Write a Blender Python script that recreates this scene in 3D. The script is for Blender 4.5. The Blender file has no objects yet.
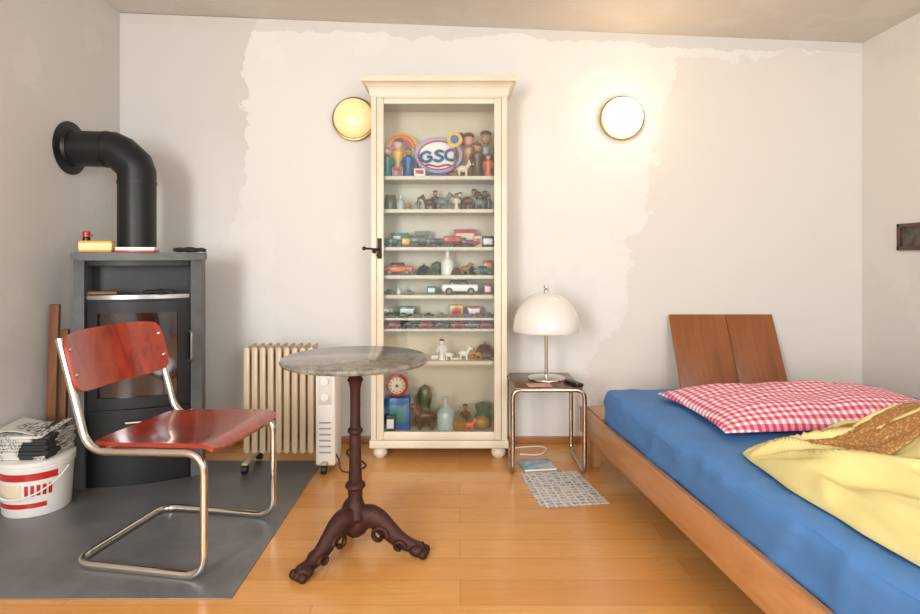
import bpy, bmesh, math, random
from mathutils import Vector, Matrix, noise, Euler
from mathutils.bvhtree import BVHTree
random.seed(7)
S=bpy.context.scene
PI=math.pi

# ---------------------------------------------------------------- materials
def lin(h):
    if isinstance(h,str):
        h=h.lstrip('#'); c=[int(h[i:i+2],16)/255 for i in (0,2,4)]
    else: c=[v/255 for v in h]
    return tuple([(v/12.92 if v<=.04045 else ((v+.055)/1.055)**2.4) for v in c]+[1.0])
_M={}
class NT:
    def __init__(s,name):
        s.m=bpy.data.materials.new(name); s.m.use_nodes=True
        s.t=s.m.node_tree; s.n=s.t.nodes; s.l=s.t.links
        s.p=s.n['Principled BSDF']
    def node(s,typ,**kw):
        nd=s.n.new(typ)
        for k,v in kw.items(): setattr(nd,k,v)
        return nd
    def coord(s,scale=(1,1,1),rot=(0,0,0),loc=(0,0,0),kind='Object'):
        tc=s.node('ShaderNodeTexCoord'); mp=s.node('ShaderNodeMapping')
        mp.inputs['Scale'].default_value=scale; mp.inputs['Rotation'].default_value=rot; mp.inputs['Location'].default_value=loc
        s.l.new(tc.outputs[kind],mp.inputs['Vector']); return mp.outputs['Vector']
    def mix(s,f,a,b,blend='MIX'):
        m=s.node('ShaderNodeMix',data_type='RGBA',blend_type=blend)
        for i,v in ((0,f),(6,a),(7,b)):
            if isinstance(v,(int,float)): m.inputs[i].default_value=v
            elif isinstance(v,tuple): m.inputs[i].default_value=v
            else: s.l.new(v,m.inputs[i])
        return m.outputs[2]
    def ramp(s,fac,stops,interp='LINEAR'):
        r=s.node('ShaderNodeValToRGB'); r.color_ramp.interpolation=interp
        e=r.color_ramp.elements
        while len(e)<len(stops): e.new(.5)
        for el,(p,c) in zip(e,stops):
            el.position=p; el.color=c if isinstance(c,tuple) else (c,c,c,1)
        s.l.new(fac,r.inputs[0]); return r.outputs[0]
    def noise(s,vec,scale=5,detail=4,rough=.5,dist=0):
        nd=s.node('ShaderNodeTexNoise'); nd.inputs['Scale'].default_value=scale
        nd.inputs['Detail'].default_value=detail; nd.inputs['Roughness'].default_value=rough
        nd.inputs['Distortion'].default_value=dist
        s.l.new(vec,nd.inputs['Vector']); return nd.outputs['Fac']
    def math(s,op,a,b=None,c=None):
        m=s.node('ShaderNodeMath',operation=op)
        for i,v in enumerate((a,b,c)):
            if v is None: continue
            if isinstance(v,(int,float)): m.inputs[i].default_value=v
            else: s.l.new(v,m.inputs[i])
        return m.outputs[0]
    def bump(s,h,strength=.2,dist=.01):
        b=s.node('ShaderNodeBump'); b.inputs['Strength'].default_value=strength; b.inputs['Distance'].default_value=dist
        s.l.new(h,b.inputs['Height']); s.l.new(b.outputs[0],s.p.inputs['Normal'])
    def set(s,col=None,rough=.5,metal=0,coat=0,spec=None):
        if col is not None:
            if isinstance(col,tuple): s.p.inputs['Base Color'].default_value=col
            else: s.l.new(col,s.p.inputs['Base Color'])
        if isinstance(rough,(int,float)): s.p.inputs['Roughness'].default_value=rough
        else: s.l.new(rough,s.p.inputs['Roughness'])
        s.p.inputs['Metallic'].default_value=metal
        s.p.inputs['Coat Weight'].default_value=coat
        s.p.inputs['Coat Roughness'].default_value=.12
        if spec is not None: s.p.inputs['Specular IOR Level'].default_value=spec
        return s.m

def M(name,col,rough=.5,metal=0,coat=0,col2=None,nscale=8,stretch=(1,1,1),bump=0,bscale=60,detail=4):
    if name in _M: return _M[name]
    t=NT(name); c=lin(col)
    if col2 is not None:
        v=t.coord(stretch); f=t.noise(v,nscale,detail,.55)
        f=t.ramp(f,[(.3,0.0),(.7,1.0)]); c=t.mix(f,c,lin(col2))
    t.set(c,rough,metal,coat)
    if bump:
        v=t.coord(); t.bump(t.noise(v,bscale,3),bump,.004)
    _M[name]=t.m; return t.m

def wood(name,c1,c2,axis='x',rough=.35,coat=.3,scale=1.0,dist=3):
    if name in _M: return _M[name]
    t=NT(name)
    st={'x':(1.2,9,9),'y':(9,1.2,9),'z':(9,9,1.2)}[axis]
    st=tuple(a*scale for a in st)
    v=t.coord(st); n1=t.noise(v,2.2,6,.6,dist*.3)
    v2=t.coord(tuple(a*4 for a in st)); n2=t.noise(v2,4,3,.5)
    f=t.ramp(n1,[(.3,0.0),(.7,1.0)])
    c=t.mix(f,lin(c1),lin(c2)); c=t.mix(t.math('MULTIPLY',n2,.35),c,lin(c2))
    t.set(c,rough,0,coat); _M[name]=t.m; return t.m

# ---------------------------------------------------------------- mesh builder
class B:
    def __init__(s): s.bm=bmesh.new(); s.mats=[]
    def mi(s,m):
        if m not in s.mats: s.mats.append(m)
        return s.mats.index(m)
    def raw(s,verts,faces,mat):
        i=s.mi(mat); vs=[s.bm.verts.new(v) for v in verts]
        for f in faces:
            try:
                fc=s.bm.faces.new([vs[k] for k in f]); fc.material_index=i
            except ValueError: pass
    def merge(s,t,mat,mtx=None):
        if mtx: bmesh.ops.transform(t,matrix=mtx,verts=t.verts)
        bmesh.ops.recalc_face_normals(t,faces=t.faces)
        t.verts.index_update()
        s.raw([v.co.copy() for v in t.verts],[[v.index for v in f.verts] for f in t.faces],mat); t.free()
    def box(s,c,d,mat,bev=0,rot=(0,0,0),seg=2,taper=None):
        t=bmesh.new(); bmesh.ops.create_cube(t,size=1)
        for v in t.verts:
            v.co=Vector((v.co.x*d[0],v.co.y*d[1],v.co.z*d[2]))
            if taper and v.co.z>0: v.co.x*=taper[0]; v.co.y*=taper[1]
        if bev: bmesh.ops.bevel(t,geom=list(t.edges),offset=bev,segments=seg,profile=.5,affect='EDGES')
        s.merge(t,mat,Matrix.Translation(c)@Euler(rot).to_matrix().to_4x4())
    def bb(s,x0,x1,y0,y1,z0,z1,mat,bev=0,seg=2):
        s.box(((x0+x1)/2,(y0+y1)/2,(z0+z1)/2),(abs(x1-x0),abs(y1-y0),abs(z1-z0)),mat,bev,seg=seg)
    def sph(s,c,r,mat,u=16,v=10,rot=(0,0,0)):
        if isinstance(r,(int,float)): r=(r,r,r)
        t=bmesh.new(); bmesh.ops.create_uvsphere(t,u_segments=u,v_segments=v,radius=1)
        s.merge(t,mat,Matrix.Translation(c)@Euler(rot).to_matrix().to_4x4()@Matrix.Diagonal((*r,1)))
    def lathe(s,prof,mat,c=(0,0,0),rot=(0,0,0),seg=32,scale=(1,1,1)):
        m=Matrix.Translation(c)@Euler(rot).to_matrix().to_4x4()@Matrix.Diagonal((*scale,1))
        vs=[];fs=[];rings=[]
        for r,z in prof:
            if r<1e-6:
                rings.append([len(vs)]); vs.append(m@Vector((0,0,z)))
            else:
                rings.append(list(range(len(vs),len(vs)+seg)))
                for k in range(seg):
                    a=2*PI*k/seg; vs.append(m@Vector((r*math.cos(a),r*math.sin(a),z)))
        for a,b in zip(rings,rings[1:]):
            for k in range(seg):
                k2=(k+1)%seg
                if len(a)==1 and len(b)==1: continue
                if len(a)==1: fs.append([a[0],b[k2],b[k]])
                elif len(b)==1: fs.append([a[k],a[k2],b[0]])
                else: fs.append([a[k],a[k2],b[k2],b[k]])
        s.raw(vs,fs,mat)
    def cyl(s,p0,p1,r,mat,seg=20,r1=None):
        s.sweep([p0,p1],[r,r if r1 is None else r1],mat,seg)
    def sweep(s,path,rad,mat,seg=12,closed=False,flat=1.0):
        P=[Vector(p) for p in path]; n=len(P)
        if isinstance(rad,(int,float)): rad=[rad]*n
        T=[]
        for i in range(n):
            a=P[i-1] if (i>0 or closed) else P[i]; b=P[(i+1)%n] if (i<n-1 or closed) else P[i]
            T.append((b-a).normalized())
        up=Vector((0,0,1)) if abs(T[0].z)<.9 else Vector((1,0,0))
        N=(up-T[0]*up.dot(T[0])).normalized(); vs=[];fs=[]
        for i in range(n):
            N=(N-T[i]*N.dot(T[i])).normalized(); Bn=T[i].cross(N)
            for k in range(seg):
                a=2*PI*k/seg; vs.append(P[i]+N*math.cos(a)*rad[i]+Bn*math.sin(a)*rad[i]*flat)
        m=n if closed else n-1
        for i in range(m):
            j=(i+1)%n
            for k in range(seg):
                k2=(k+1)%seg; fs.append([i*seg+k,i*seg+k2,j*seg+k2,j*seg+k])
        if not closed:
            fs.append(list(range(seg))[::-1]); fs.append([(n-1)*seg+k for k in range(seg)])
        s.raw(vs,fs,mat)
    def prism(s,poly,z0,z1,mat,bev=0,mtx=None):
        t=bmesh.new(); lo=[t.verts.new((x,y,z0)) for x,y in poly]; hi=[t.verts.new((x,y,z1)) for x,y in poly]
        n=len(poly); t.faces.new(lo[::-1]); t.faces.new(hi)
        for i in range(n): t.faces.new([lo[i],lo[(i+1)%n],hi[(i+1)%n],hi[i]])
        if bev:
            es=[e for e in t.edges if abs(e.verts[0].co.z-e.verts[1].co.z)<1e-6]
            bmesh.ops.bevel(t,geom=es,offset=bev,segments=2,affect='EDGES')
        s.merge(t,mat,mtx)
    def loft(s,rects,mat):
        vs=[];fs=[]
        for x0,x1,y0,y1,z in rects: vs+=[(x0,y0,z),(x1,y0,z),(x1,y1,z),(x0,y1,z)]
        for i in range(len(rects)-1):
            for k in range(4): fs.append([4*i+k,4*i+(k+1)%4,4*i+4+(k+1)%4,4*i+4+k])
        fs.append([3,2,1,0]); n=4*(len(rects)-1); fs.append([n,n+1,n+2,n+3]); s.raw(vs,fs,mat)
    def plate(s,nu,nv,fn,th,mat):
        g=[[Vector(fn(i/nu,j/nv)) for j in range(nv+1)] for i in range(nu+1)]
        vs=[];N={}
        for i in range(nu+1):
            for j in range(nv+1):
                du=g[min(i+1,nu)][j]-g[max(i-1,0)][j]; dv=g[i][min(j+1,nv)]-g[i][max(j-1,0)]
                N[i,j]=du.cross(dv).normalized()
        for sgn in (1,-1):
            for i in range(nu+1):
                for j in range(nv+1): vs.append(g[i][j]+N[i,j]*th*.5*sgn)
        W=nv+1; O=(nu+1)*W; fs=[]
        for i in range(nu):
            for j in range(nv):
                a=i*W+j; fs.append([a,a+W,a+W+1,a+1]); fs.append([O+a,O+a+1,O+a+W+1,O+a+W])
        for i in range(nu):
            a=i*W; fs.append([a,O+a,O+a+W,a+W]); a+=nv; fs.append([a,a+W,O+a+W,O+a])
        for j in range(nv):
            a=j; fs.append([a,a+1,O+a+1,O+a]); a=nu*W+j; fs.append([a,O+a,O+a+1,a+1])
        s.raw(vs,fs,mat)
    def done(s,name,parent=None,loc=(0,0,0),rot=(0,0,0),smooth=35,scl=None):
        if scl:
            for v in s.bm.verts: v.co=Vector((v.co.x*scl[0],v.co.y*scl[1],v.co.z*scl[2]))
        bmesh.ops.recalc_face_normals(s.bm,faces=s.bm.faces)
        me=bpy.data.meshes.new(name); s.bm.to_mesh(me); s.bm.free()
        for m in s.mats: me.materials.append(m)
        for p in me.polygons: p.use_smooth=True
        if smooth<180: me.set_sharp_from_angle(angle=math.radians(smooth))
        o=bpy.data.objects.new(name,me); S.collection.objects.link(o)
        o.location=loc; o.rotation_euler=rot
        if parent: o.parent=parent
        return o
def empty(name,loc=(0,0,0),rz=0):
    e=bpy.data.objects.new(name,None); S.collection.objects.link(e); e.location=loc; e.rotation_euler=(0,0,math.radians(rz)); e.empty_display_size=.1
    return e
def fillet(pts,r,n=8):
    P=[Vector(p) for p in pts]; out=[P[0]]
    for i in range(1,len(P)-1):
        a,b,c=P[i-1],P[i],P[i+1]; d1=(a-b); d2=(c-b); rr=min(r,d1.length*.49,d2.length*.49)
        p0=b+d1.normalized()*rr; p2=b+d2.normalized()*rr
        for k in range(n+1):
            t=k/n; out.append(p0*(1-t)**2+b*2*t*(1-t)+p2*t**2)
    out.append(P[-1]); return out

# ---------------------------------------------------------------- room
XL,XR,YB,YF=-1.99,2.352,3.51,-1.8
HL,HR=2.52,2.34
def wallmat(name,base,patch,dark,back=False,blot=.25):
    t=NT(name); v=t.coord(loc=(3.3,1.7,.4))
    n=t.noise(v,.75,7,.6)
    c=t.mix(t.ramp(n,[(.53,0.0),(.54,1.0)]),lin(base),lin(patch))
    n2=t.noise(v,.6,2,.5); c=t.mix(t.math('MULTIPLY',t.ramp(n2,[(.35,0.0),(.75,1.0)]),blot),c,lin(dark))
    if back:
        v0=t.coord(); sx=t.node('ShaderNodeSeparateXYZ'); t.l.new(v0,sx.inputs[0])
        nn=t.noise(v0,2.0,7,.62); w=t.math('MULTIPLY',t.math('SUBTRACT',nn,.5),.6)
        xx=t.math('ADD',sx.outputs[0],w); zz=t.math('ADD',sx.outputs[2],w)
        fade=t.ramp(t.math('MULTIPLY',zz,.4),[(.42,0.0),(.74,1.0)])
        f1=t.math('MULTIPLY',t.math('LESS_THAN',t.math('SUBTRACT',xx,t.math('MULTIPLY',sx.outputs[2],.12)),-1.46),fade); c=t.mix(t.math('MULTIPLY',f1,.75),c,lin('#c2c0bb'))
        f2=t.math('MULTIPLY',t.math('GREATER_THAN',t.math('ADD',xx,t.math('MULTIPLY',sx.outputs[2],-.25)),.72),t.math('LESS_THAN',zz,2.28))
        c=t.mix(t.math('MULTIPLY',f2,.7),c,lin('#d4cfc7'))
        f3=t.math('GREATER_THAN',t.math('ADD',t.math('ADD',sx.outputs[2],t.math('MULTIPLY',sx.outputs[0],.042)),t.math('MULTIPLY',w,.4)),2.38)
        c=t.mix(t.math('MULTIPLY',f3,.6),c,lin('#c6c2bb'))
    t.set(c,.85); t.bump(t.noise(t.coord(),45,4),.10,.003); return t.m
wm=wallmat('wall_paint_back','#dddcd8','#e0dfdb','#d5d2cc',True)
wl=wallmat('wall_paint_left_shaded','#cfcecb','#d3d2cf','#bdbbb7',blot=.6)  # left wall tones darkened in the colour to stand in for shade
wr=wallmat('wall_paint_right','#dbd9d4','#dedcd7','#d0ccc5')
cm=wallmat('ceiling_paint','#d3cec6','#d7d3cc','#cdc8bf')

b=B(); b.raw([(XL-.1,YB,-.0),(XR+.1,YB,0),(XR+.1,YB,HR),(XL-.1,YB,HL),(XL-.1,YB+.1,0),(XR+.1,YB+.1,0),(XR+.1,YB+.1,HR),(XL-.1,YB+.1,HL)],
 [[0,1,2,3],[7,6,5,4],[0,4,5,1],[3,2,6,7],[0,3,7,4],[1,5,6,2]],wm); b.done('wall_back')
b=B(); b.bb(XL-.1,XL,YF,YB,0,HL,wl); b.done('wall_left')
b=B(); b.bb(XR,XR+.1,YF,YB,0,HR,wr); b.done('wall_right')
b=B(); z0,z1=HL+.004,HR-.004
b.raw([(XL-.1,YF,z0),(XR+.1,YF,z1),(XR+.1,YB+.1,z1),(XL-.1,YB+.1,z0),(XL-.1,YF,z0+.1),(XR+.1,YF,z1+.1),(XR+.1,YB+.1,z1+.1),(XL-.1,YB+.1,z0+.1)],
 [[0,1,2,3],[7,6,5,4],[0,4,5,1],[3,2,6,7],[0,3,7,4],[1,5,6,2]],cm); b.done('ceiling')

# floor planks
t=NT('floor_planks'); v=t.coord()
br=t.node('ShaderNodeTexBrick'); t.l.new(v,br.inputs['Vector'])
br.offset=.37; br.inputs['Scale'].default_value=1; br.inputs['Brick Width'].default_value=1.25; br.inputs['Row Height'].default_value=.145
br.inputs['Mortar Size'].default_value=.0011; br.inputs['Mortar Smooth'].default_value=.1; br.inputs['Bias'].default_value=0
br.inputs['Color1'].default_value=lin('#dba05c'); br.inputs['Color2'].default_value=lin('#cb8c48'); br.inputs['Mortar'].default_value=lin('#96602e')
v2=t.coord((1.5,22,1)); g=t.noise(v2,3,6,.6,.4)
c=t.mix(t.math('MULTIPLY',t.ramp(g,[(.35,0.0),(.75,1.0)]),.5),br.outputs['Color'],lin('#b87838'))
v3=t.coord((1,1,1)); c=t.mix(t.math('MULTIPLY',t.ramp(t.noise(v3,1.6,3),[(.4,0.0),(.7,1.0)]),.25),c,lin('#e2ac66'))
t.set(c,t.math('ADD',t.math('MULTIPLY',g,.15),.22),0,.2)
t.bump(t.math('SUBTRACT',1.0,br.outputs['Fac']),.25,.002)
b=B(); b.bb(XL-.1,XR+.1,YF,YB+.1,-.1,0,t.m); b.done('floor')
t=NT('hearth_steel'); v=t.coord(); n=t.noise(v,6,6,.65,.5)
c=t.mix(t.ramp(n,[(.3,0.0),(.7,1.0)]),lin('#75777a'),lin('#8a8b8c')); t.set(c,t.math('ADD',t.math('MULTIPLY',n,.25),.28),.55)
b=B(); b.bb(XL+.002,-.73,1.915,3.2,.0005,.004,t.m,.001); b.done('hearth_plate')
bw=wood('baseboard_wood','#b07a48','#8f5c30','x')
b=B(); b.bb(XL,XR,YB-.014,YB-.001,0,.042,bw,.003); b.done('baseboard_back')
b=B(); b.bb(XL+.001,XL+.014,3.2,YB-.015,0,.042,bw,.003); b.bb(XL+.001,XL+.014,YF,1.9,0,.042,bw,.003); b.done('baseboard_left')
b=B(); b.bb(XR-.014,XR-.001,YF,YB-.015,0,.042,bw,.003); b.done('baseboard_right')

# common mats
chrome=M('chrome','#d8d4cc',.12,1); brass=M('brass','#a07c48',.3,1); black=M('black_iron','#17181a',.45,.2,bump=.1)
cream=M('cream_paint','#e0d7c3',.42,0,.1,'#d5cab2',5,bump=.05); white=M('white_plastic','#e6e3dc',.35); dark=M('dark_rubber','#141414',.5)

# ---------------------------------------------------------------- cabinet
cab=empty('display_cabinet',(-.113,3.23,0))
b=B(); hw=.366; D=.265
b.bb(-hw,-hw+.02,0.012,D,.08,1.95,cream,.002); b.bb(hw-.02,hw,0.012,D,.08,1.95,cream,.002)
b.bb(-hw+.02,hw-.02,D-.012,D,.08,1.95,cream)
b.bb(-hw+.02,hw-.02,.02,D-.012,.1,.135,cream); b.bb(-hw+.02,hw-.02,.02,D-.012,1.93,1.95,cream)
b.bb(-hw,-hw+.03,-.006,.012,.08,1.96,cream,.003); b.bb(hw-.03,hw,-.006,.012,.08,1.96,cream,.003)
b.bb(-hw+.03,hw-.03,-.006,.012,1.945,1.96,cream,.002)
b.bb(-hw-.008,hw+.008,-.016,D,.062,.105,cream,.006)
b.done('carcass',cab)
b=B()
prof=[(1.952,.002),(1.960,.006),(1.985,.009),(2.0,.016),(2.012,.027),(2.022,.040),(2.024,.046),(2.048,.048),(2.052,.046)]
b.loft([(-hw-ov,hw+ov,-.006-ov,D,z) for z,ov in prof],cream); b.done('cornice',cab)
b=B()
for x in (-hw+.045,hw-.045):
    for y in (.04,D-.05):
        b.lathe([(0,0),(.022,0),(.036,.014),(.040,.032),(.034,.050),(.024,.060),(.0,.062)],cream,(x,y,0),seg=20)
b.done('bun_feet',cab)
b=B(); dl,dr=-hw+.032,hw-.032; dz0,dz1=.108,1.942
b.bb(dl,dl+.037,-.014,.006,dz0,dz1,cream,.004); b.bb(dr-.037,dr,-.014,.006,dz0,dz1,cream,.004)
b.bb(dl+.037,dr-.037,-.014,.006,dz1-.03,dz1,cream,.004); b.bb(dl+.037,dr-.037,-.014,.006,dz0,dz0+.042,cream,.004)
b.done('door_frame',cab)
t=NT('door_glass'); 
tr=t.node('ShaderNodeBsdfTransparent'); gl=t.node('ShaderNodeBsdfGlossy'); gl.inputs['Roughness'].default_value=.02
gl.inputs['Color'].default_value=(1,1,1,1); tr.inputs['Color'].default_value=(.95,.96,.95,1)
fr=t.node('ShaderNodeFresnel'); fr.inputs['IOR'].default_value=1.52; ms=t.node('ShaderNodeMixShader')
t.l.new(fr.outputs[0],ms.inputs[0]); t.l.new(tr.outputs[0],ms.inputs[1]); t.l.new(gl.outputs[0],ms.inputs[2])
t.l.new(ms.outputs[0],t.n['Material Output'].inputs['Surface']); glassm=t.m
b=B(); b.bb(dl+.034,dr-.034,-.005,-.002,dz0+.04,dz1-.028,glassm); b.done('glass_pane',cab)
shelves=[1.53,1.35,1.144,.99,.882,.757,.697,.522]
b=B()
for z in shelves: 
    tk=.02 if z not in (.757,.697) else .012
    b.bb(-hw+.021,hw-.021,.03,D-.013,z-tk,z,cream,.002)
b.done('shelves',cab)
b=B(); iron=M('old_iron','#2b2622',.5,.6)
b.bb(dl+.004,dl+.028,-.018,-.013,1.08,1.19,iron,.002)
b.sweep(fillet([(dl+.016,-.014,1.13),(dl+.016,-.045,1.13),(dl-.06,-.045,1.135)],.01,4),.0055,iron,8)
b.sph((dl-.062,-.045,1.135),.011,iron); b.sph((dl-.01,-.03,1.12),(.012,.008,.012),iron)
b.sweep([(dl+.016,-.014,1.10),(dl+.016,-.045,1.10)],.004,iron,8); b.box((dl+.016,-.052,1.10),(.022,.004,.016),iron,.001)
b.done('door_latch',cab)

# toys
TM={k:M('toy_'+k,c,.35,0,.2) for k,c in dict(red='#b3241c',orange='#e06a1c',yellow='#e0b530',green='#2a5f3e',olive='#4f5a32',blue='#1f5fa0',
   lav='#b9a8cf',white='#efeee8',grey='#7d7a75',brown='#5e3b20',tan='#a87e54',dark='#202024',teal='#37807f',pink='#d89a94',cream='#e2d2b4',gold='#96702a').items()}
toyglass=M('toy_glass','#b9c8c2',.08,0,.5)
b=B(); OX,OY=-.113,3.23
def car(x,z,L,c,y=.1,rz=0):
    c=TM[c]; h=L*.2; 
    b.box((x,y,z+h*.95),(L,L*.4,h),c,h*.3); b.box((x-L*.04,y,z+h*1.75),(L*.56,L*.34,h*.8),TM['dark'],h*.15,taper=(.7,.8))
    b.box((x-L*.04,y,z+h*2.13),(L*.38,L*.27,h*.1),c,h*.04)
    for sx in (-.3,.3):
        for sy in (-.19,.19):
            b.cyl((x+sx*L,y+sy*L-.004,z+h*.5),(x+sx*L,y+sy*L+.004,z+h*.5),h*.5,TM['dark'],12)
            b.cyl((x+sx*L,y+sy*L-.006,z+h*.5),(x+sx*L,y+sy*L+.006,z+h*.5),h*.25,TM['grey'],10)
def truck(x,z,L,c,c2,y=.1):
    h=L*.28
    b.box((x,y,z+h*.5),(L,L*.3,h*.25),TM['dark'],.002); b.box((x-L*.1,y,z+h*1.15),(L*.72,L*.38,h*1.0),TM[c],.003)
    b.box((x+L*.38,y,z+h*1.0),(L*.2,L*.34,h*.8),TM[c2],.004); b.box((x+L*.4,y,z+h*1.2),(L*.17,L*.36,h*.25),TM['dark'],.001)
    for sx in (-.34,-.15,.36):
        for sy in (-.17,.17): b.cyl((x+sx*L,y+sy*L-.004,z+h*.3),(x+sx*L,y+sy*L+.004,z+h*.3),h*.3,TM['dark'],12)
def fig(x,z,H,c,c2,y=.1):
    b.lathe([(0,0),(H*.17,0),(H*.16,H*.05),(H*.10,H*.3),(H*.15,H*.45),(H*.16,H*.6),(H*.06,H*.7),(0,H*.72)],TM[c],(x,y,z),seg=14)
    b.sph((x,y,z+H*.8),(H*.11,H*.11,H*.13),TM[c2],12,8); b.sph((x,y+.002,z+H*.89),(H*.12,H*.12,H*.07),TM['brown'],12,8)
    for s in (-1,1): b.sweep([(x+s*H*.12,y,z+H*.62),(x+s*H*.22,y-.01,z+H*.45),(x+s*H*.14,y-.02,z+H*.34)],[H*.045,H*.04,H*.03],TM[c],8)
def animal(x,z,L,c,y=.1,d=1):
    m=TM[c]; b.sph((x,y,z+L*.48),(L*.36,L*.2,L*.22),m,14,10)
    for sx in (-.22,.22):
        for sy in (-.1,.1): b.sweep([(x+sx*L,y+sy*L,z+L*.42),(x+sx*L,y+sy*L,z)],[L*.09,L*.06],m,8)
    b.sweep([(x+d*L*.25,y,z+L*.55),(x+d*L*.42,y,z+L*.78)],[L*.13,L*.1],m,10); b.sph((x+d*L*.46,y,z+L*.82),(L*.17,L*.12,L*.13),m,12,8)
    b.sph((x+d*L*.6,y,z+L*.77),(L*.1,L*.07,L*.07),m,10,6)
    for s in (-1,1): b.sph((x+d*L*.4,y+s*L*.09,z+L*.95),(L*.05,L*.03,L*.08),m,8,6)
    b.sweep([(x-d*L*.34,y,z+L*.55),(x-d*L*.45,y,z+L*.35)],[L*.03,L*.015],m,6)
def bottle(x,z,H,m,y=.1,r=.28):
    b.lathe([(0,0),(H*r,0),(H*r,H*.5),(H*r*.8,H*.62),(H*.09,H*.75),(H*.09,H*.95),(H*.11,H*.96),(H*.11,H),(0,H)],m,(x,y,z),seg=18)
def bx(x,z,w,h,c,c2=None,y=.12,d=.05):
    b.box((x,y,z+h/2),(w,d,h),TM[c],.002)
    if c2: b.box((x,y-d/2-.001,z+h/2),(w*.75,.002,h*.55),TM[c2],.0005)
def helmet(x,z,r,c,y=.1):
    b.lathe([(0,r*1.35),(r*.5,r*1.2),(r*.85,r*.8),(r,r*.35),(r*1.15,.2*r),(r*1.1,0),(0,0)],TM[c],(x,y,z),seg=18); b.sph((x,y,z+r*1.4),r*.18,TM['grey'],8,6)
def letter(pts,x,z,sc,c,y,r=.008):
    b.sweep(fillet([(x+p[0]*sc,y,z+p[1]*sc) for p in pts],sc*.3,5),r,TM[c],8)
def X(w): return w-OX
# row 1 (tin toys)
z=1.531
ar=[PI*k/16 for k in range(17)]
for rr_,cc_,yy in ((.085,'yellow',.14),(.068,'orange',.12),(.052,'red',.13)): b.sweep([(X(-.33)+rr_*math.cos(a),yy,z+.17+rr_*math.sin(a)*.9) for a in ar],.011,TM[cc_],8)
for s in (-1,1): b.cyl((X(-.33)+.083*s,.14,z),(X(-.33)+.083*s,.14,z+.175),.008,TM['tan'],10)
fig(X(-.40),z,.17,'teal','pink',.07); fig(X(-.345),z,.23,'yellow','pink',.12); fig(X(-.285),z,.17,'blue','tan',.08)
bx(X(-.34),z,.06,.05,'grey','red',.06); bx(X(-.27),z,.05,.1,'red','yellow',.19); bx(X(-.38),z,.05,.13,'orange','cream',.2)
cx,cz=X(-.12),z+.125
b.sweep([(cx+.125*math.cos(2*PI*k/32),.12,cz+.092*math.sin(2*PI*k/32)) for k in range(32)],.011,TM['lav'],8,closed=True)
b.sweep([(cx+.112*math.cos(2*PI*k/32),.118,cz+.079*math.sin(2*PI*k/32)) for k in range(32)],.004,TM['red'],6,closed=True)
b.lathe([(0,0),(.119,0),(.119,.004),(0,.004)],TM['white'],(cx,.128,cz),(PI/2,0,0),36,(1,.72,1))
G=[(.9,.8),(.5,1),(0,.7),(0,.25),(.5,0),(.95,.25),(.95,.5),(.55,.5)]; S_=[(.9,.85),(.45,1.02),(.05,.75),(.9,.35),(.5,-.02),(0,.15)]; O_=[(.5,1),(.0,.8),(.0,.2),(.5,0),(1,.2),(1,.8),(.5,1)]
letter(G,cx-.098,cz-.04,.062,'blue',.112); letter(S_,cx-.026,cz-.035,.062,'blue',.112); letter(O_,cx+.04,cz-.03,.062,'blue',.112)
b.sweep([(cx-.08+.16*k/10,.112,cz-.058+.005*math.sin(k)) for k in range(11)],.005,TM['red'],6)
b.cyl((cx,.13,z),(cx,.13,z+.05),.008,TM['gold'],8); b.box((cx,.12,z+.008),(.13,.06,.016),TM['blue'],.004)
b.cyl((X(-.03),.07,z+.205),(X(-.03),.08,z+.205),.042,TM['yellow'],24); b.cyl((X(-.03),.066,z+.205),(X(-.03),.07,z+.205),.024,TM['blue'],20)
b.cyl((X(-.03),.08,z),(X(-.03),.08,z+.19),.005,TM['gold'],8); b.lathe([(0,0),(.035,0),(.03,.02),(0,.024)],TM['gold'],(X(-.03),.08,z))
animal(X(.015),z,.09,'cream',.07); fig(X(.05),z,.27,'tan','pink',.15); fig(X(.095),z,.2,'brown','tan',.08); fig(X(.145),z,.28,'grey','tan',.14); fig(X(.02),z,.18,'teal','pink',.17); fig(X(.155),z,.13,'orange','pink',.06)
bx(X(-.22),z,.06,.04,'white','red',.06); fig(X(.0),z+.0,.28,'lav','pink',.2)
# row 2
z=1.351
b.lathe([(0,0),(.03,0),(.034,.02),(.034,.06),(.028,.07),(.03,.08),(0,.08)],TM['olive'],(X(-.385),.1,z)); bottle(X(-.33),z,.08,toyglass)
for i,(x,c,L) in enumerate([(-.29,'tan',.05),(-.23,'grey',.06),(-.17,'brown',.085),(-.1,'grey',.1),(-.02,'cream',.08),(.05,'brown',.11),(.11,'grey',.085),(.16,'olive',.07)]):
    if i%3==1: fig(X(x),z,L*1.2,c,'tan')
    else: animal(X(x),z,L,c,.1+.02*(i%2),1 if i%2 else -1)
fig(X(-.14),z,.12,'brown','tan',.16); fig(X(.0),z,.11,'grey','white',.17); fig(X(.08),z,.13,'tan','tan',.17); fig(X(.14),z,.12,'dark','tan',.18)
# row 3
z=1.145
truck(X(-.37),z,.1,'green','green'); bx(X(-.3),z,.06,.06,'olive','yellow'); truck(X(-.22),z,.12,'olive','grey'); bx(X(-.21),z,.09,.09,'grey','green',.18)
truck(X(-.12),z,.1,'dark','olive'); truck(X(-.03),z,.13,'red','red'); bx(X(.03),z,.13,.1,'red','cream',.18); truck(X(.05),z,.08,'brown','red',.06)
bx(X(.10),z,.04,.06,'cream','red'); bx(X(.155),z,.065,.06,'dark','white',.1,.02); bx(X(-.34),z,.1,.08,'teal','white',.18)
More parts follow.
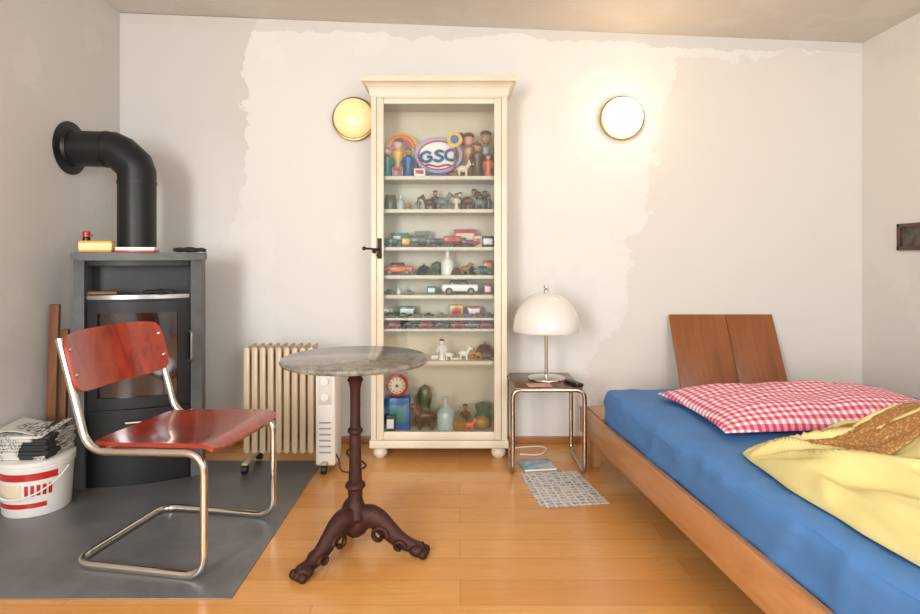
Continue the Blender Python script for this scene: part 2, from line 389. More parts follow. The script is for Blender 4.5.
# row 4
z=.991
car(X(-.34),z,.16,'orange'); helmet(X(-.2),z,.04,'dark'); helmet(X(-.15),z,.032,'olive',.07); bottle(X(-.07),z,.13,TM['white'],.12)
b.lathe([(0,0),(.02,0),(.035,.03),(.03,.06),(0,.075)],TM['olive'],(X(-.13),.16,z)); helmet(X(-.02),z,.03,'brown'); animal(X(.03),z,.07,'gold')
helmet(X(.05),z,.04,'dark',.16); car(X(.13),z,.11,'green'); bx(X(.16),z,.05,.08,'red','yellow',.19)
# row 5
z=.883
car(X(-.39),z,.06,'green'); bottle(X(-.34),z,.05,toyglass); car(X(-.28),z,.05,'grey'); car(X(.0),z,.2,'white',.08); bx(X(.155),z,.04,.055,'red','white'); bx(X(-.16),z,.05,.04,'teal','white',.15)
# row 6/7
z=.758
for x,c in ((-.38,'green'),(-.31,'teal'),(-.24,'grey'),(-.17,'dark'),(-.1,'green'),(-.03,'red'),(.04,'blue'),(.1,'brown'),(.16,'dark')): car(X(x),z,.055,c,.08)
bx(X(-.02),z,.07,.06,'yellow','red',.16); bx(X(-.3),z,.1,.05,'green','white',.18); bx(X(.08),z,.08,.05,'red','white',.18)
z=.698
for x,c in ((-.37,'red'),(-.28,'dark'),(-.19,'red'),(-.1,'brown'),(-.01,'red'),(.07,'grey'),(.14,'red')): car(X(x),z,.085,c,.08)
# row 8
z=.523
fig(X(-.1),z,.12,'white','white',.08); animal(X(-.06),z,.06,'white',.07,-1); animal(X(.02),z,.075,'white',.08,1); animal(X(.1),z,.06,'tan',.09,-1)
car(X(.15),z,.09,'dark',.1); bx(X(-.14),z,.04,.02,'white'); helmet(X(.14),z,.055,'dark',.18); b.sph((X(.07),.12,z+.012),.012,TM['orange'])
b.cyl((X(-.03),.1,z),(X(-.03),.1,z+.01),.03,TM['white'])
# bottom row
z=.1355
b.cyl((X(-.35),.1,z+.24),(X(-.35),.12,z+.24),.062,TM['red'],28); b.cyl((X(-.35),.095,z+.24),(X(-.35),.1,z+.24),.046,TM['cream'],28); b.cyl((X(-.35),.09,z+.24),(X(-.35),.1,z+.24),.008,TM['dark'],10)
for k in range(12):
    a=PI*k/6; b.box((X(-.35)+.037*math.cos(a),.094,z+.24+.037*math.sin(a)),(.005,.003,.008),TM['dark'],rot=(0,-a+PI/2,0))
bx(X(-.35),z,.14,.175,'blue','teal',.12,.09); bx(X(-.38),z,.05,.09,'dark','white',.05,.03)
animal(X(-.19),z,.15,'brown',.1,-1); b.lathe([(0,0),(.05,0),(.06,.03),(.03,.1),(.045,.17),(.03,.21),(0,.23)],TM['olive'],(X(-.2),.19,z)); 
bottle(X(-.08),z,.17,toyglass,.12,.3); b.lathe([(0,0),(.04,0),(.045,.04),(.0,.08)],TM['gold'],(X(.0),.1,z)); fig(X(.03),z,.13,'brown','gold',.16)
b.lathe([(0,0),(.045,.0),(.05,.05),(.035,.08),(.05,.12),(0,.14)],TM['green'],(X(.13),.16,z)); b.sph((X(.12),.08,z+.04),(.045,.03,.04),TM['gold']); animal(X(.05),z,.07,'orange',.06)
b.done('toy_collection',loc=(OX,OY,0))

# ---------------------------------------------------------------- wall sconces
def sconce(name,x,z,strength,col,gc='#f6e6c4'):
    e=empty(name,(x,YB-.001,z))
    R=(PI/2,0,0)
    b=B(); b.lathe([(0,0),(.112,0),(.122,.006),(.127,.014),(.127,.030),(.1245,.035),(.118,.036),(.113,.032),(.113,.02),(0,.02)],brass,rot=R,seg=48); b.done('brass_ring',e)
    t=NT(name+'_glass'); t.set(lin(gc),.2,0,.5); t.p.inputs['Emission Color'].default_value=lin(col); t.p.inputs['Emission Strength'].default_value=strength
    b=B(); b.lathe([(.112,.024),(.114,.05),(.108,.072),(.09,.089),(.05,.101),(0,.105)],t.m,rot=R,seg=40); b.done('glass_dome',e)
    return e
sconce('wall_sconce',.94,1.895,20,'#ffd79c'); sconce('wall_sconce.001',-.615,1.89,.8,'#f4c080','#d9bd92')

# ---------------------------------------------------------------- stove
soap=M('soapstone','#54585a',.55,0,0,'#646868',14,bump=.06); steel=M('brushed_steel','#9a9a98',.3,.9)
sblk=M('stove_black','#161719',.42,.3); 
t=NT('stove_glass'); v=t.coord((1,1,1.4)); n=t.noise(v,4,3); c=t.mix(t.ramp(n,[(.4,0.0),(.65,1.0)]),lin('#14100e'),lin('#3a2216')); t.set(c,.06,0,.8); sglass=t.m  # warm brown blotches paint an orange reflection into the dark glass colour
SX,SY=-1.585,3.0; SR=20
st=empty('wood_stove',(SX,SY,.0045),SR); SC=(.87,.86,1)
def arcpoly(hw_,yb,y0,bulge,n=14):
    p=[(hw_,yb),(-hw_,yb)]
    for k in range(n+1):
        u=-1+2*k/n; p.append((hw_*u,y0-bulge*(1-u*u)))
    return p
b=B()
b.prism([(x,y) for x,y in [(-.32,.2),(-.32,-.12),(-.262,-.15),(-.255,-.1),(-.255,.2)]][::-1],0,1.07,soap,.003)
b.prism([(x,y) for x,y in [(.32,.2),(.32,-.12),(.262,-.15),(.255,-.1),(.255,.2)]],0,1.07,soap,.003)
b.done('side_panels',st,scl=SC)
b=B(); b.prism(arcpoly(.33,.205,-.14,.055),1.07,1.108,soap,.004); b.done('top_slab',st,scl=SC)
b=B()
b.prism(arcpoly(.254,.2,-.13,.04),0,.36,sblk,.002); b.prism(arcpoly(.254,.2,-.12,.03),.36,.885,sblk); 
b.bb(-.254,.254,.02,.2,.885,1.069,sblk); b.prism(arcpoly(.254,.2,-.13,.04),1.045,1.069,sblk,.002)
b.done('firebox',st,scl=SC)
b=B(); b.prism(arcpoly(.254,-.03,-.135,.045),.8855,.905,steel,.002); b.done('warming_shelf',st,scl=SC)
b=B()
def arcseg(x0,x1,z0,z1,off,th,mat,n=10):
    def fn(u,v):
        x=x0+(x1-x0)*u; q=x/.254; return (x,-.125-.045*(1-q*q)-off,z0+(z1-z0)*v)
    b.plate(n,1,fn,th,mat)
arcseg(-.245,-.195,.37,.875,.01,.02,sblk); arcseg(.195,.245,.37,.875,.01,.02,sblk)
arcseg(-.195,.195,.82,.875,.01,.02,sblk); arcseg(-.195,.195,.37,.42,.01,.02,sblk)
arcseg(-.195,.195,.42,.82,-.0,.006,sglass)
b.done('fire_door',st,scl=SC)
b=B(); b.sweep(fillet([(.25,-.14,.72),(.27,-.2,.72),(.27,-.2,.58),(.25,-.14,.58)],.02,5),.008,steel,10)
b.sweep([(-.06,-.185,.30),(.06,-.185,.30)],.006,steel,8); b.cyl((-.05,-.165,.3),(-.05,-.186,.3),.004,steel,8); b.cyl((.05,-.165,.3),(.05,-.186,.3),.004,steel,8)
b.done('door_handle',st,scl=SC)
b=B(); px,py=-.062,.06; r=.090; xe=XL-SX+.002
pipe=[(px,py,1.108),(px,py,1.525),(px-.006,py,1.545),(px-.085,py,1.618),(px-.11,py,1.632),(xe,py,1.640)]
b.sweep(pipe,r,black,36)
for (p,q) in (((px,py,1.12),(px,py,1.135)),((px,py,1.455),(px,py,1.47))): b.cyl(p,q,r+.003,black,36)
b.cyl((px-.145,py,1.634),(px-.16,py,1.634),r+.003,black,36)
b.lathe([(r,0),(r+.045,0),(r+.045,.006),(r+.012,.014),(r+.006,.03),(r,.03)],black,(xe,py,1.640),(0,PI/2,0),36)
b.done('flue_pipe',st,rot=(0,0,-math.radians(SR)),smooth=32)
zt=1.1132
b=B(); b.bb(-.07,.07,-.03,.03,0,.055,M('matchbox_yellow','#e0a030',.6),.003); b.bb(-.0705,.0705,-.0305,.0305,.010,.045,M('matchbox_cream','#f0dfa8',.6),.001); b.done('matchbox',loc=(-1.745,2.885,zt),rot=(0,0,.25))
b=B(); b.lathe([(0,0),(.018,0),(.018,.07),(.012,.078),(0,.078)],M('lighter_black','#1c1c1e',.3),seg=16); b.lathe([(.0185,.076),(.0185,.10),(.013,.105),(0,.105)],TM['red'],seg=16); b.box((.012,0,.085),(.034,.010,.010),TM['red'],.002); b.done('gas_lighter',loc=(-1.855,2.98,zt))
b=B(); b.bb(-.085,.085,-.05,.05,0,.009,TM['red'],.001); b.bb(-.083,.083,-.048,.048,.009,.020,TM['white'],.001); b.bb(-.085,.085,-.05,.05,.020,.024,TM['white'],.001); b.done('book',loc=(-1.545,2.875,zt),rot=(0,0,.25))
def glove(b,o,m):
    x,y,z=o
    b.sph((x,y,z+.014),(.05,.035,.014),m); 
    for k in range(4): b.sweep([(x+.03,y-.024+.016*k,z+.011),(x+.075,y-.03+.02*k,z+.014),(x+.105-.008*abs(k-1.5),y-.032+.021*k,z+.009)],[.011,.010,.008],m,8)
    b.sweep([(x,y-.028,z+.012),(x+.03,y-.06,z+.01)],[.012,.009],m,8); b.sph((x-.06,y,z+.013),(.045,.034,.012),m)
lm=M('work_glove_leather','#26211d',.8,bump=.2)
b=B(); glove(b,(0,0,0),lm); b.done('work_glove',loc=(-1.36,3.02,zt),rot=(0,0,.5),scl=(.75,.8,1))
b=B(); glove(b,(0,0,0),lm); b.done('work_glove.001',loc=(-1.44,2.875,.9105),rot=(0,0,.35),scl=(.7,.8,1))
b=B(); b.sweep([(-.09,0,.012),(.02,0,.012)],.011,TM['brown'],10); b.sweep([(.02,0,.012),(.08,0,.008)],[.006,.004],black,8); b.sph((-.09,0,.012),.013,TM['brown']); b.done('fire_poker',loc=(-1.635,2.82,.9105),rot=(0,0,.35))
b=B(); kw=wood('kindling_wood','#8a5a34','#5e3b20','z',.6,0)
b.box((0,0,.43),(.045,.02,.86),kw,.003,rot=(0,0,0)); b.box((.035,.03,.37),(.03,.022,.74),kw,.003); b.done('wooden_batten',loc=(-1.955,2.86,.005),rot=(0,.03,0))

# ---------------------------------------------------------------- chair
ch=empty('cantilever_chair',(-1.07,2.30,.0048),-10)
w=.242
b=B()
zs=.428; zf=.0137
pts=[(-.305,-w,.80),(-.19,-w,.41),(.255,-w,zs),(.255,-w,zf),(-.25,-w,zf),(-.25,w,zf),(.255,w,zf),(.255,w,zs),(-.19,w,.41),(-.305,w,.80)]
b.sweep(fillet(pts,.075,10),.0135,chrome,16)
b.sweep([(-.16,-w,.412),(-.16,w,.412)],.009,chrome,10)
b.done('chrome_frame',ch,smooth=60)
rw=NT('red_stained_plywood'); v=rw.coord((1.5,8,3)); n=rw.noise(v,2.5,7,.65,1.2); c=rw.mix(rw.ramp(n,[(.3,0.0),(.7,1.0)]),lin('#b03416'),lin('#74200e'))
n2=rw.noise(rw.coord((2,2,2)),3,4); c=rw.mix(rw.math('MULTIPLY',rw.ramp(n2,[(.5,0.0),(.8,1.0)]),.35),c,lin('#c8581e')); rw.set(c,.25,0,.8)
def rr(u,v,W,H,r):
    x=(u*2-1);y=(v*2-1)
    sx=1-r*abs(y)**6; sy=1-r*abs(x)**6
    return x*W/2*sx,y*H/2*sy
b=B()
def seat(u,v):
    x,y=rr(u,v,.49,.475,.05); X_=.045+x
    z=.4265+.045*x
    z-= .016*math.cos(min(1,abs(y)/.23)*PI/2)*math.cos(max(-1,min(1,(x+.02)/.23))*PI/2)
    if x>.18: z-=(x-.18)**2*6
    return (X_,y*(1-.06*(.245-x)/.49),z+.014)
b.plate(28,24,seat,.015,rw.m); b.done('seat',ch,smooth=50)
b=B()
def back(u,v):
    y,z=rr(u,v,.505,.215,.10)
    zz=.710+z; xx=-.19-.115*(zz-.41)/.39+.014
    return (xx-.045*(1-(y/.25)**2)+.01,y,zz)
b.plate(28,14,back,.011,rw.m)
b.done('backrest',ch,smooth=50)
b=B()
for s in (-1,1):
    for zz in (.67,.76):
        xx=-.19-.115*(zz-.41)/.39+.02; b.sph((xx+.004,s*(w-.008),zz),(.006,.008,.008),chrome,10,8)
    for xx in (-.1,.18): b.sph((xx,s*(w-.03),.446),(.007,.007,.003),chrome,10,6)
b.done('screws',ch)

# ---------------------------------------------------------------- bistro table
tb=empty('bistro_table',(-.39,2.235,0))
rust=M('rusty_cast_iron','#4a251b',.6,.35,0,'#2a1613',18,bump=.5,bscale=90)
t=NT('marble_speckled'); v=t.coord(); n=t.noise(v,28,8,.75,.6); n1=t.noise(v,5,5,.6,1.5)
c=t.mix(t.ramp(n,[(.38,0.0),(.62,1.0)]),lin('#4e4c46'),lin('#928e82')); c=t.mix(t.math('MULTIPLY',t.ramp(n1,[(.45,0.0),(.6,1.0)]),.4),c,lin('#746e62')); t.set(c,.22,0,.4); marble=t.m
b=B(); b.lathe([(0,.700),(.262,.700),(.270,.703),(.273,.710),(.270,.718),(.263,.722),(0,.722)],marble,seg=72); b.done('marble_top',tb)
b=B(); b.lathe([(.0,.685),(.09,.688),(.1,.694),(.1,.6995),(0,.6995)],rust,seg=28)
b.lathe([(.02,.685),(.045,.68),(.03,.66),(.024,.645),(.03,.635),(.024,.625),(.019,.6),(.0185,.5),(.020,.46),(.028,.452),(.028,.442),(.021,.434),(.022,.34),(.025,.26),(.036,.25),(.038,.24),(.028,.228),(.026,.2),(.034,.17),(.05,.15),(.056,.135),(.048,.12),(.052,.1),(.04,.07),(.02,.055),(0,.055)],rust,seg=24)
for k in range(12):
    a=2*PI*k/12; b.sweep([(.032*math.cos(a),.032*math.sin(a),.165),(.053*math.cos(a),.053*math.sin(a),.145),(.05*math.cos(a),.05*math.sin(a),.12)],[.004,.006,.004],rust,6)
b.done('iron_column',tb)
b=B()
for ang in (-126,-10,112):
    a=math.radians(ang); d=Vector((math.cos(a),math.sin(a),0)); sd=Vector((-d.y,d.x,0))
    def q(r,z,o=0): return d*r+Vector((0,0,z))+sd*o
    path=[q(.02,.12),q(.055,.135),(q(.09,.122)),(q(.125,.09)),(q(.16,.060)),(q(.195,.042)),(q(.225,.034)),(q(.25,.034)),(q(.262,.040))]
    b.sweep(fillet(path,.02,4) ,[.042*(1-i/46)*.92+.008 for i in range(2+5*7)],rust,12,flat=.8)
    b.sph(q(.238,.025),(.034,.034,.025),rust); 
    for o in (-.022,0,.022): b.sph(q(.264,.017,o),(.017,.017,.017),rust,10,8)
    for o in (-.026,.026):
        b.sweep([q(.10+.034*math.cos(t_)*(1-t_/9),.075+.034*math.sin(t_)*(1-t_/9),o) for t_ in [k*.4 for k in range(16)]],.009,rust,6)
        b.sweep([q(.175+.024*math.cos(t_)*(1-t_/9),.040+.022*math.sin(t_)*(1-t_/9),o) for t_ in [k*.4 for k in range(14)]],.007,rust,6)
    b.sweep([q(.05,.155),q(.09,.145),q(.13,.113),q(.165,.083),q(.2,.062)],[.009,.013,.012,.010,.007],rust,8)
b.done('tripod_legs',tb,smooth=60)

# ---------------------------------------------------------------- oil radiator
ra=empty('oil_radiator',(-.915,3.11,.0045),0)
beige=M('radiator_enamel','#bdaa8c',.4,0,.1)
b=B()
for k in range(9):
    x=-.165+.0405*k
    b.box((x,0,.36),(.010,.15,.545),beige,.0045,seg=2)
    for yy in (-.05,0,.05): b.sph((x,yy,.36),(.0165,.017,.25),beige,10,12)
    b.sph((x,0,.60),(.02,.035,.03),beige,12,8); b.sph((x,0,.12),(.02,.035,.03),beige,12,8)
    b.box((x,-.073,.36),(.030,.008,.53),beige,.0035)
b.done('fins',ra)
b=B(); b.box((.235,0,.29),(.10,.17,.52),white,.012,seg=3); b.box((.235,-.0865,.42),(.07,.004,.16),M('panel_grey','#d5d2cb',.4),.002)
for zz in (.46,.38): b.cyl((.235,-.088,zz),(.235,-.102,zz),.02,white,18)
for k in range(6): b.box((.235,-.0862,.10+.03*k),(.06,.003,.008),M('vent_grey','#9b9890',.5),.001)
b.done('control_panel',ra)
b=B()
for x in (-.16,.235):
    b.box((x,0,.05),(.03,.24,.012),beige,.004)
    for y in (-.11,.11): b.cyl((x-.013,y,.024),(x+.013,y,.024),.023,dark,18); b.cyl((x,y,.024),(x,y,.05),.006,beige,8)
b.done('caster_wheels',ra)
b=B(); b.sweep(fillet([(.27,-.05,.1),(.30,-.06,.06),(.31,-.08,.004),(.36,-.09,.0005),(.44,0,.0005),(.38,.1,.0005),(.28,.2,.0005),(.3,.35,.0005),(.3,.38,.06)],.05,6),.004,dark,8); b.done('power_cord',ra)

# ---------------------------------------------------------------- tubular stool as nightstand
sx0,sx1,sy0,sy1=.262,.620,2.985,3.35; zt=.44
ns=empty('tubular_side_table',(0,0,0))
b=B(); tr_=.0115
P_=[(sx0,sy0,tr_),(sx0,sy0,zt-.012),(sx1,sy0,zt-.012),(sx1,sy0,tr_),(sx1,sy1,tr_),(sx1,sy1,zt-.012),(sx0,sy1,zt-.012),(sx0,sy1,tr_),(sx0,sy0,tr_)]
mid=[(sx0,(sy0+sy1)/2,tr_)]+P_[:-1]+[(sx0,(sy0+sy1)/2,tr_)]
pp=fillet(mid,.045,8)[:-1]
b.sweep(pp,tr_,M('aged_chrome','#b8aa98',.22,1),14,closed=True); b.done('tube_frame',ns,smooth=60)
b=B(); b.box(((sx0+sx1)/2,(sy0+sy1)/2,zt-.006),(.335,.385,.016),wood('dark_veneer','#7a4a2c','#5a321c','x',.3,.3),.004); b.done('wood_top',ns)
zt=.4425
la=empty('mushroom_table_lamp',(.457,3.18,zt))
opal=NT('opal_acrylic'); opal.set(lin('#dedbd4'),.15,0,.4)
b=B(); b.lathe([(0,0),(.094,0),(.098,.004),(.096,.010),(.06,.016),(.02,.02),(.0,.02)],chrome,seg=40); b.lathe([(0,.018),(.0085,.018),(.0085,.45),(.012,.452),(.012,.472),(.008,.478),(.014,.485),(.012,.497),(0,.502)],chrome,seg=20); b.done('chrome_stand',la)
b=B(); prof=[]
for k in range(15):
    a=k/14*PI/2; prof.append((.177*math.cos(a)**.9 if k<14 else .006,.262+.2*math.sin(a)))
inner=[(max(r-.005,.003),z-.005) for r,z in prof[::-1]]
b.lathe([(.174,.255)]+prof+inner+[(.169,.255),(.174,.255)],opal.m,seg=56); b.done('dome_shade',la)
b=B(); b.box((0,0,.009),(.042,.13,.018),dark,.005)
for i in range(3):
    for j in range(5): b.cyl((-.012+.012*i,-.048+.022*j,.017),(-.012+.012*i,-.048+.022*j,.0195),.0035,TM['grey'],8)
b.done('remote_control',loc=(.575,3.04,zt),rot=(0,0,.35))
b=B(); b.box((0,0,.0012),(.12,.07,.002),M('pink_paper','#d7a8a0',.8)); b.done('note_paper',loc=(.40,3.03,zt),rot=(0,0,.1))

# papers
t=NT('photo_print_sheet'); v=t.coord()
br=t.node('ShaderNodeTexBrick'); t.l.new(v,br.inputs['Vector']); br.offset=0; br.inputs['Scale'].default_value=1
br.inputs['Brick Width'].default_value=.038; br.inputs['Row Height'].default_value=.03; br.inputs['Mortar Size'].default_value=.0035
br.inputs['Color1'].default_value=lin('#4a6c8a'); br.inputs['Color2'].default_value=lin('#a9a595'); br.inputs['Mortar'].default_value=lin('#e4e4e0')
c=t.mix(t.ramp(t.noise(v,60,3),[(.42,0.0),(.6,1.0)]),br.outputs['Color'],lin('#d9d4cc')); t.set(c,.35); 
b=B(); 
for i,(dx,dy,rz) in enumerate(((0,0,0),(.012,-.02,.05))):
    b.box((dx,dy,.001+.0022*i),(.29,.40,.0018),t.m,rot=(0,0,rz))
b.done('photo_sheets',loc=(.47,2.84,.0004),rot=(0,0,.12))
b=B(); b.box((0,0,.005),(.17,.15,.009),M('blue_cover','#4d8fae',.4,col2='#c8d4d2',nscale=20),.001); b.box((0,-.005,.0052),(.166,.146,.007),TM['white']); b.done('paperback_book',loc=(.40,3.13,.0005),rot=(0,0,.15))
b=B(); b.sweep(fillet([(.2,3.46,.06),(.2,3.44,.005),(.26,3.39,.005),(.36,3.42,.005),(.45,3.44,.005),(.50,3.40,.005),(.44,3.28,.005),(.33,3.3,.005)],.05,6),.0035,white,8); b.done('extension_cord')

# ---------------------------------------------------------------- bed
bed=empty('bed',(.693,2.93,0),5.5)
bwood=wood('bed_oak','#c59060','#ab7444','y',.4,.15)
b=B()
b.bb(-.03,-.002,-2.03,.27,.165,.296,bwood,.004); b.bb(1.392,1.42,-2.03,.27,.165,.296,bwood,.004)
b.bb(-.002,1.392,-2.03,-2.003,.165,.296,bwood,.004); b.bb(-.002,1.392,.243,.27,.165,.296,bwood,.004)
b.done('side_rails',bed)
b=B()
for x in (-.0,1.33):
    for y in (-1.98,.18): b.bb(x,x+.06,y,y+.06,0,.29,bwood,.004)
b.done('legs',bed)
b=B(); b.bb(0,1.39,.02,.24,.275,.299,bwood,.003)
for k in range(12): b.bb(0,1.39,-1.98+.165*k,-1.9+.165*k,.245,.262,bwood,.002)
b.done('slats',bed)
sheet=M('blue_sheet','#4c7fba',.75,0,0,'#4376b0',6,bump=.15,bscale=14)
t_=bmesh.new(); bmesh.ops.create_cube(t_,size=2); bmesh.ops.subdivide_edges(t_,edges=list(t_.edges),cuts=80,use_grid_fill=True)
b=B()
for v_ in t_.verts:
    p=v_.co.copy()
    R=.045; hx,hy,hz=.694,1.0,.0925
    p=Vector((p.x*hx,p.y*hy,p.z*hz)); cc=Vector((max(-hx+R,min(hx-R,p.x)),max(-hy+R,min(hy-R,p.y)),max(-hz+R,min(hz-R,p.z)))); dd=p-cc
    if dd.length>1e-6: p=cc+dd.normalized()*R
    nn=noise.noise(Vector((p.x*3,p.y*5,p.z*8)))*.006+noise.noise(Vector((p.x*14,p.y*6,p.z*20)))*.003
    if p.z>.05: p.z+=nn+.007*max(0,1-abs(noise.noise(Vector((p.x*2+p.y*1.5,p.y*6-p.x*3,1))))*7)*.6
    if p.x<-hx+.01: p.x+=nn*.8-.009*max(0,1-abs(noise.noise(Vector((p.y*5+p.z*4,p.z*2,4))))*6)
    v_.co=p+Vector((.695,-1.0,.262+.0925+.001))
b.merge(t_,sheet); b.done('mattress',bed,smooth=180)

# leaning boards
bdw=wood('board_walnut','#96592f','#7a4522','z',.4,.2)
lean=math.atan2(.215,.445)
b=B(); b.box((0,0,.25),(.322,.016,.5),bdw,.002); b.done('wooden_board',loc=(1.372,3.262,.303),rot=(-lean,0,0))
b=B(); b.box((0,0,.25),(.27,.016,.5),bdw,.002); b.done('wooden_board.001',loc=(1.672,3.266,.303),rot=(-lean,0,0))

# pillow (gingham)
t=NT('gingham_cotton'); v=t.coord(); sx=t.node('ShaderNodeSeparateXYZ'); t.l.new(v,sx.inputs[0])
fx=t.math('GREATER_THAN',t.math('FRACT',t.math('MULTIPLY',sx.outputs[0],36)),.5); fy=t.math('GREATER_THAN',t.math('FRACT',t.math('MULTIPLY',sx.outputs[1],36)),.5)
f=t.math('MULTIPLY',t.math('ADD',fx,fy),.5); c=t.ramp(f,[(0.0,lin('#eee2e3')),(.5,lin('#dc8a9e')),(1.0,lin('#c43f5e'))]); t.set(c,.8); gm=t.m
zm=.4495
def pillow(name,W,L,H,loc,rot,mat,parent=None):
    b=B(); n=60
    vs=[];fs=[]
    for s in (1,-1):
        for i in range(n+1):
            for j in range(n+1):
                u=math.sin((-1+2*i/n)*PI/2); v=math.sin((-1+2*j/n)*PI/2)
                e=(max(0,1-abs(u)**2.6)*max(0,1-abs(v)**2.6))**.5
                x=u*W/2*(1-.06*(1-abs(v)**2)*abs(u)); y=v*L/2*(1-.06*(1-abs(u)**2)*abs(v))
                k=noise.noise(Vector((u*2.2,v*2.2,s*3)))*.022*e+noise.noise(Vector((u*6,v*6,s)))*.010*e
                z=(H*e+k) if s>0 else -.02*e
                vs.append((x,y,z+.02))
    W_=n+1;O=W_*W_
    for i in range(n):
        for j in range(n):
            a=i*W_+j; fs.append([a,a+W_,a+W_+1,a+1]); fs.append([O+a,O+a+1,O+a+W_+1,O+a+W_])
    b.raw(vs,fs,mat); bmesh.ops.remove_doubles(b.bm,verts=b.bm.verts,dist=.0004)
    return b.done(name,parent,loc,rot,smooth=180)
pillow('gingham_pillow',1.0,.60,.085,(1.405,2.43,zm+.008),(0,0,math.radians(4)),gm)

# duvet
yel=M('yellow_duvet_cotton','#d8cc8c',.8,0,0,'#cfc180',3,bump=.08,bscale=20)
def ridges(x,y,seed,pin=(-.62,.42)):
    # folds fan out from the pulled corner of the duvet
    dx,dy=x-pin[0],y-pin[1]; R=math.hypot(dx,dy)+.12; A=math.atan2(dy,dx)
    wob=noise.noise(Vector((x*1.6,y*1.6,seed)))
    n1=noise.noise(Vector((R*1.6,A*2.6+wob*.9,seed+4))); n2=noise.noise(Vector((R*3.2+3,A*6.0+wob*1.6,seed+9)))
    a=1-min(1,abs(n1)*3.2); a=a*a*(3-2*a); c=1-min(1,abs(n2)*3.6); c=c*c*(3-2*c)
    d=noise.noise(Vector((x*3.0,y*3.0,seed+2)))
    return .85*a+.5*c+.55*d-.45
def sheetblob(name,outline,H,seed,mat,amp,base=lambda x,y:0,parent=None,n=110,ex=.42,pw=7,sink=0):
    b=B(); vs=[];fs=[]
    for s in (1,0):
        for i in range(n+1):
            for j in range(n+1):
                u=-1+2*i/n; v=-1+2*j/n
                uu=math.sin(u*PI/2); vv=math.sin(v*PI/2)
                x,y=outline(uu,vv)
                eu=max(0,1-abs(uu)**pw); ev=max(0,1-abs(vv)**pw); e=(eu*ev)**ex
                zb=base(x,y)
                z=zb+e*(H+amp*ridges(x,y,seed))+.001 if s else zb-sink*e
                vs.append((x,y,z))
    W_=n+1;O=W_*W_
    for i in range(n):
        for j in range(n):
            a=i*W_+j; fs.append([a,a+W_,a+W_+1,a+1]); fs.append([O+a,O+a+1,O+a+W_+1,O+a+W_])
    top=BVHTree.FromPolygons([Vector(p) for p in vs[:O]],[f for f in fs if max(f)<O])
    b.raw(vs,fs,mat); bmesh.ops.remove_doubles(b.bm,verts=b.bm.verts,dist=.0008)
    b.done(name,parent,smooth=180); return top
def drape(*trees,rad=.03):
    def h(x,y):
        best=0
        for dx,dy in ((0,0),(rad,0),(-rad,0),(0,rad),(0,-rad)):
            m=0
            for t in trees:
                r=t.ray_cast(Vector((x+dx,y+dy,1)),Vector((0,0,-1)))
                if r[0] is not None: m=max(m,r[0].z)
            best+=m/5
        return best
    return h
def out1(u,v):
    x=u*.63*(1+.05*noise.noise(Vector((v*2.2,3,1)))); y=-.07+v*.56*(1+.06*noise.noise(Vector((u*2.2,7,1))))
    k=1-.07*(u*u*v*v)**2; return x*k,y*k
dv=empty('duvet',(1.545,1.54,zm+.008),5.5)
T1=sheetblob('lower_layer',out1,.10,3.3,yel,.055,parent=dv,n=150,ex=.5,pw=5)
def out2(u,v):
    x=.11+u*.49*(1+.09*noise.noise(Vector((v*2.0,13,1)))); y=-.04+v*.38*(1+.10*noise.noise(Vector((u*2.0,17,1))))-.10*u*.3
    k=1-.12*(u*u*v*v)**2; return x*k,y*k
T2=sheetblob('upper_layer',out2,.062,7.1,yel,.045,base=drape(T1),parent=dv,n=110,ex=.5,pw=5,sink=.02)
t=NT('ochre_pattern'); v=t.coord(); vo=t.node('ShaderNodeTexVoronoi'); vo.inputs['Scale'].default_value=110; t.l.new(v,vo.inputs['Vector'])
c=t.mix(t.ramp(vo.outputs['Distance'],[(.25,0.0),(.5,1.0)]),lin('#bd9454'),lin('#9a6c3c')); t.set(c,.85); t.bump(vo.outputs['Distance'],.4,.002)
def out3(u,v):
    x=-.02+u*.46*(1+.04*noise.noise(Vector((v*2.0,23,1)))); y=.20+v*.15*(1+.10*noise.noise(Vector((u*2.0,27,1))))-.05*u
    return x,y
sheetblob('patterned_fold',out3,.014,1.1,t.m,.004,base=drape(T1,T2,rad=.045),parent=dv,n=70,ex=.35)

# ---------------------------------------------------------------- left clutter
t=NT('newsprint'); v=t.coord(); 
n=t.noise(t.coord((60,9,200)),3,2,.5); m1=t.ramp(n,[(.48,lin('#d8d5cd')),(.56,lin('#4a4a48'))])
n3=t.noise(v,7,1); c=t.mix(t.ramp(n3,[(.55,0.0),(.56,1.0)],'CONSTANT'),m1,lin('#2c2c2e')); n4=t.noise(t.coord(loc=(5,2,1)),5,1); c=t.mix(t.ramp(n4,[(.5,0.0),(.52,1.0)]),c,lin('#cfccc4')); t.set(c,.8)
sb=empty('paint_bucket',(-1.842,2.615,.0045))
tm=M('white_polypropylene','#dedbd7',.35)
b=B(); b.lathe([(0,0),(.122,0),(.126,.006),(.137,.195),(.143,.198),(.143,.208),(.138,.212),(.144,.214),(.144,.228),(.138,.232),(0,.230)],tm,seg=48); b.done('bucket_body',sb)
b=B()
def band(a0,a1,z0,z1,mat,off=.001):
    def fn(u,v):
        a=a0+(a1-a0)*u; z=z0+(z1-z0)*v; r=.126+.011*z/.195+off; return (r*math.cos(a),r*math.sin(a),z)
    b.plate(20,2,fn,.0008,mat)
band(-2.6,-.4,.155,.185,TM['red']); band(-2.3,-.7,.04,.06,TM['red']); band(-2.2,-1.4,.075,.14,M('label_cream','#d8c9b0',.5)); 
for k in range(5): band(-1.3+.16*k,-1.2+.16*k,.09,.135,TM['red'])
hp=[]
for k in range(21):
    a=PI*k/20; hp.append((.150*math.cos(PI+a),-.02-.135*math.sin(a)*1.02,.19-.10*math.sin(a)))
b.sweep(hp,.003,white,8)
b.done('label_and_handle',sb)
b=B()
z=.0
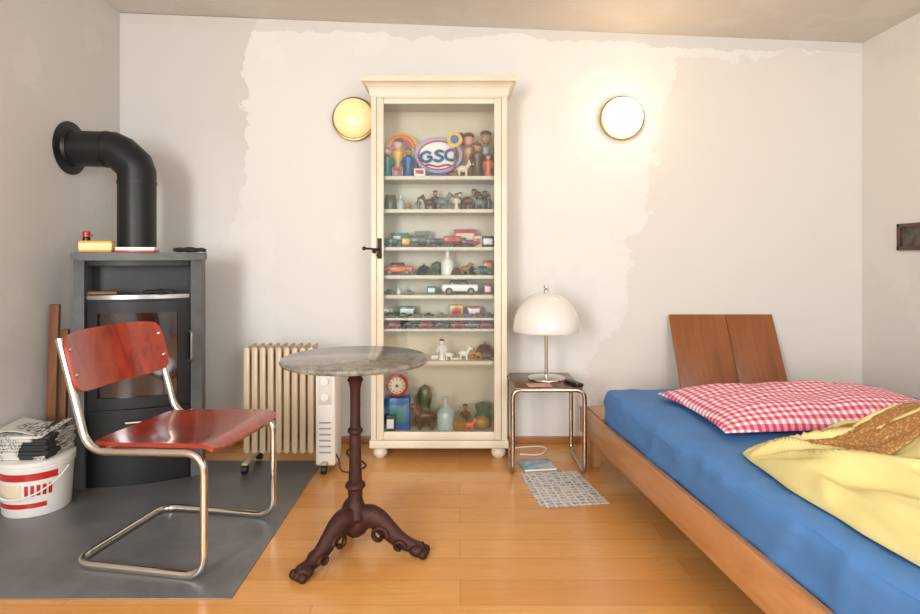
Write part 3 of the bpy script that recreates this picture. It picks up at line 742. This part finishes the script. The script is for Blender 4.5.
for k in range(8):
    th=.011+.004*random.random(); b.box((random.uniform(-.006,.006),random.uniform(-.01,.01),z+th/2),(.24+random.uniform(-.02,.01),.20+random.uniform(-.01,.01),th-.0005),t.m,.004,rot=(0,0,random.uniform(-.06,.06))); z+=th
b.plate(16,6,lambda u,v:(-.11+.22*u,-.095+.18*v,z+.010+.010*math.sin(u*5+v*2)+.01*v),.003,t.m)
b.done('newspaper_stack',loc=(-1.852,2.615,.2375),rot=(0,0,.03))

# picture on right wall
pf=empty('picture_frame',(XR-.001,3.1,1.195))
b=B(); fm=wood('frame_wood','#5a3018','#3c1f10','y',.4,.3)
for z_ in (-.06,.06): b.box((-.009,0,z_),(.018,.22,.022),fm,.004)
for y_ in (-.099,.099): b.box((-.009,y_,0),(.018,.022,.142),fm,.004)
b.done('frame',pf); b=B(); b.box((-.004,0,0),(.004,.19,.11),M('print_dark','#6a5a4c',.5,col2='#2d3030',nscale=25)); b.done('print',pf)

# ---------------------------------------------------------------- lights
W=bpy.data.worlds.new('World'); S.world=W; W.use_nodes=True
W.node_tree.nodes['Background'].inputs[0].default_value=(.98,.98,.98,1); W.node_tree.nodes['Background'].inputs[1].default_value=1.1
def area(name,loc,tgt,sx_,sy_,p,col):
    L=bpy.data.lights.new(name,'AREA'); L.shape='RECTANGLE'; L.size=sx_; L.size_y=sy_; L.energy=p; L.color=col
    o=bpy.data.objects.new(name,L); S.collection.objects.link(o); o.location=loc
    o.rotation_euler=(Vector(tgt)-Vector(loc)).to_track_quat('-Z','Y').to_euler(); return o
area('window_daylight',(-1.5,-1.6,1.5),(.5,3,1.0),.8,1.5,118,(.99,.99,.98))
area('window_daylight.001',(1.35,-1.6,1.6),(.5,3,1.1),1.3,1.5,66,(.99,.99,.98))

# ---------------------------------------------------------------- camera
cam=bpy.data.cameras.new('camera'); co=bpy.data.objects.new('camera',cam); S.collection.objects.link(co)
co.location=(0,0,1.1); co.rotation_euler=(PI/2,0,0); cam.sensor_width=36; cam.sensor_fit='HORIZONTAL'; cam.lens=36*600/920; cam.shift_y=-52/920; cam.clip_start=.05
S.camera=co
S.view_settings.view_transform='Standard'; S.view_settings.look='None'
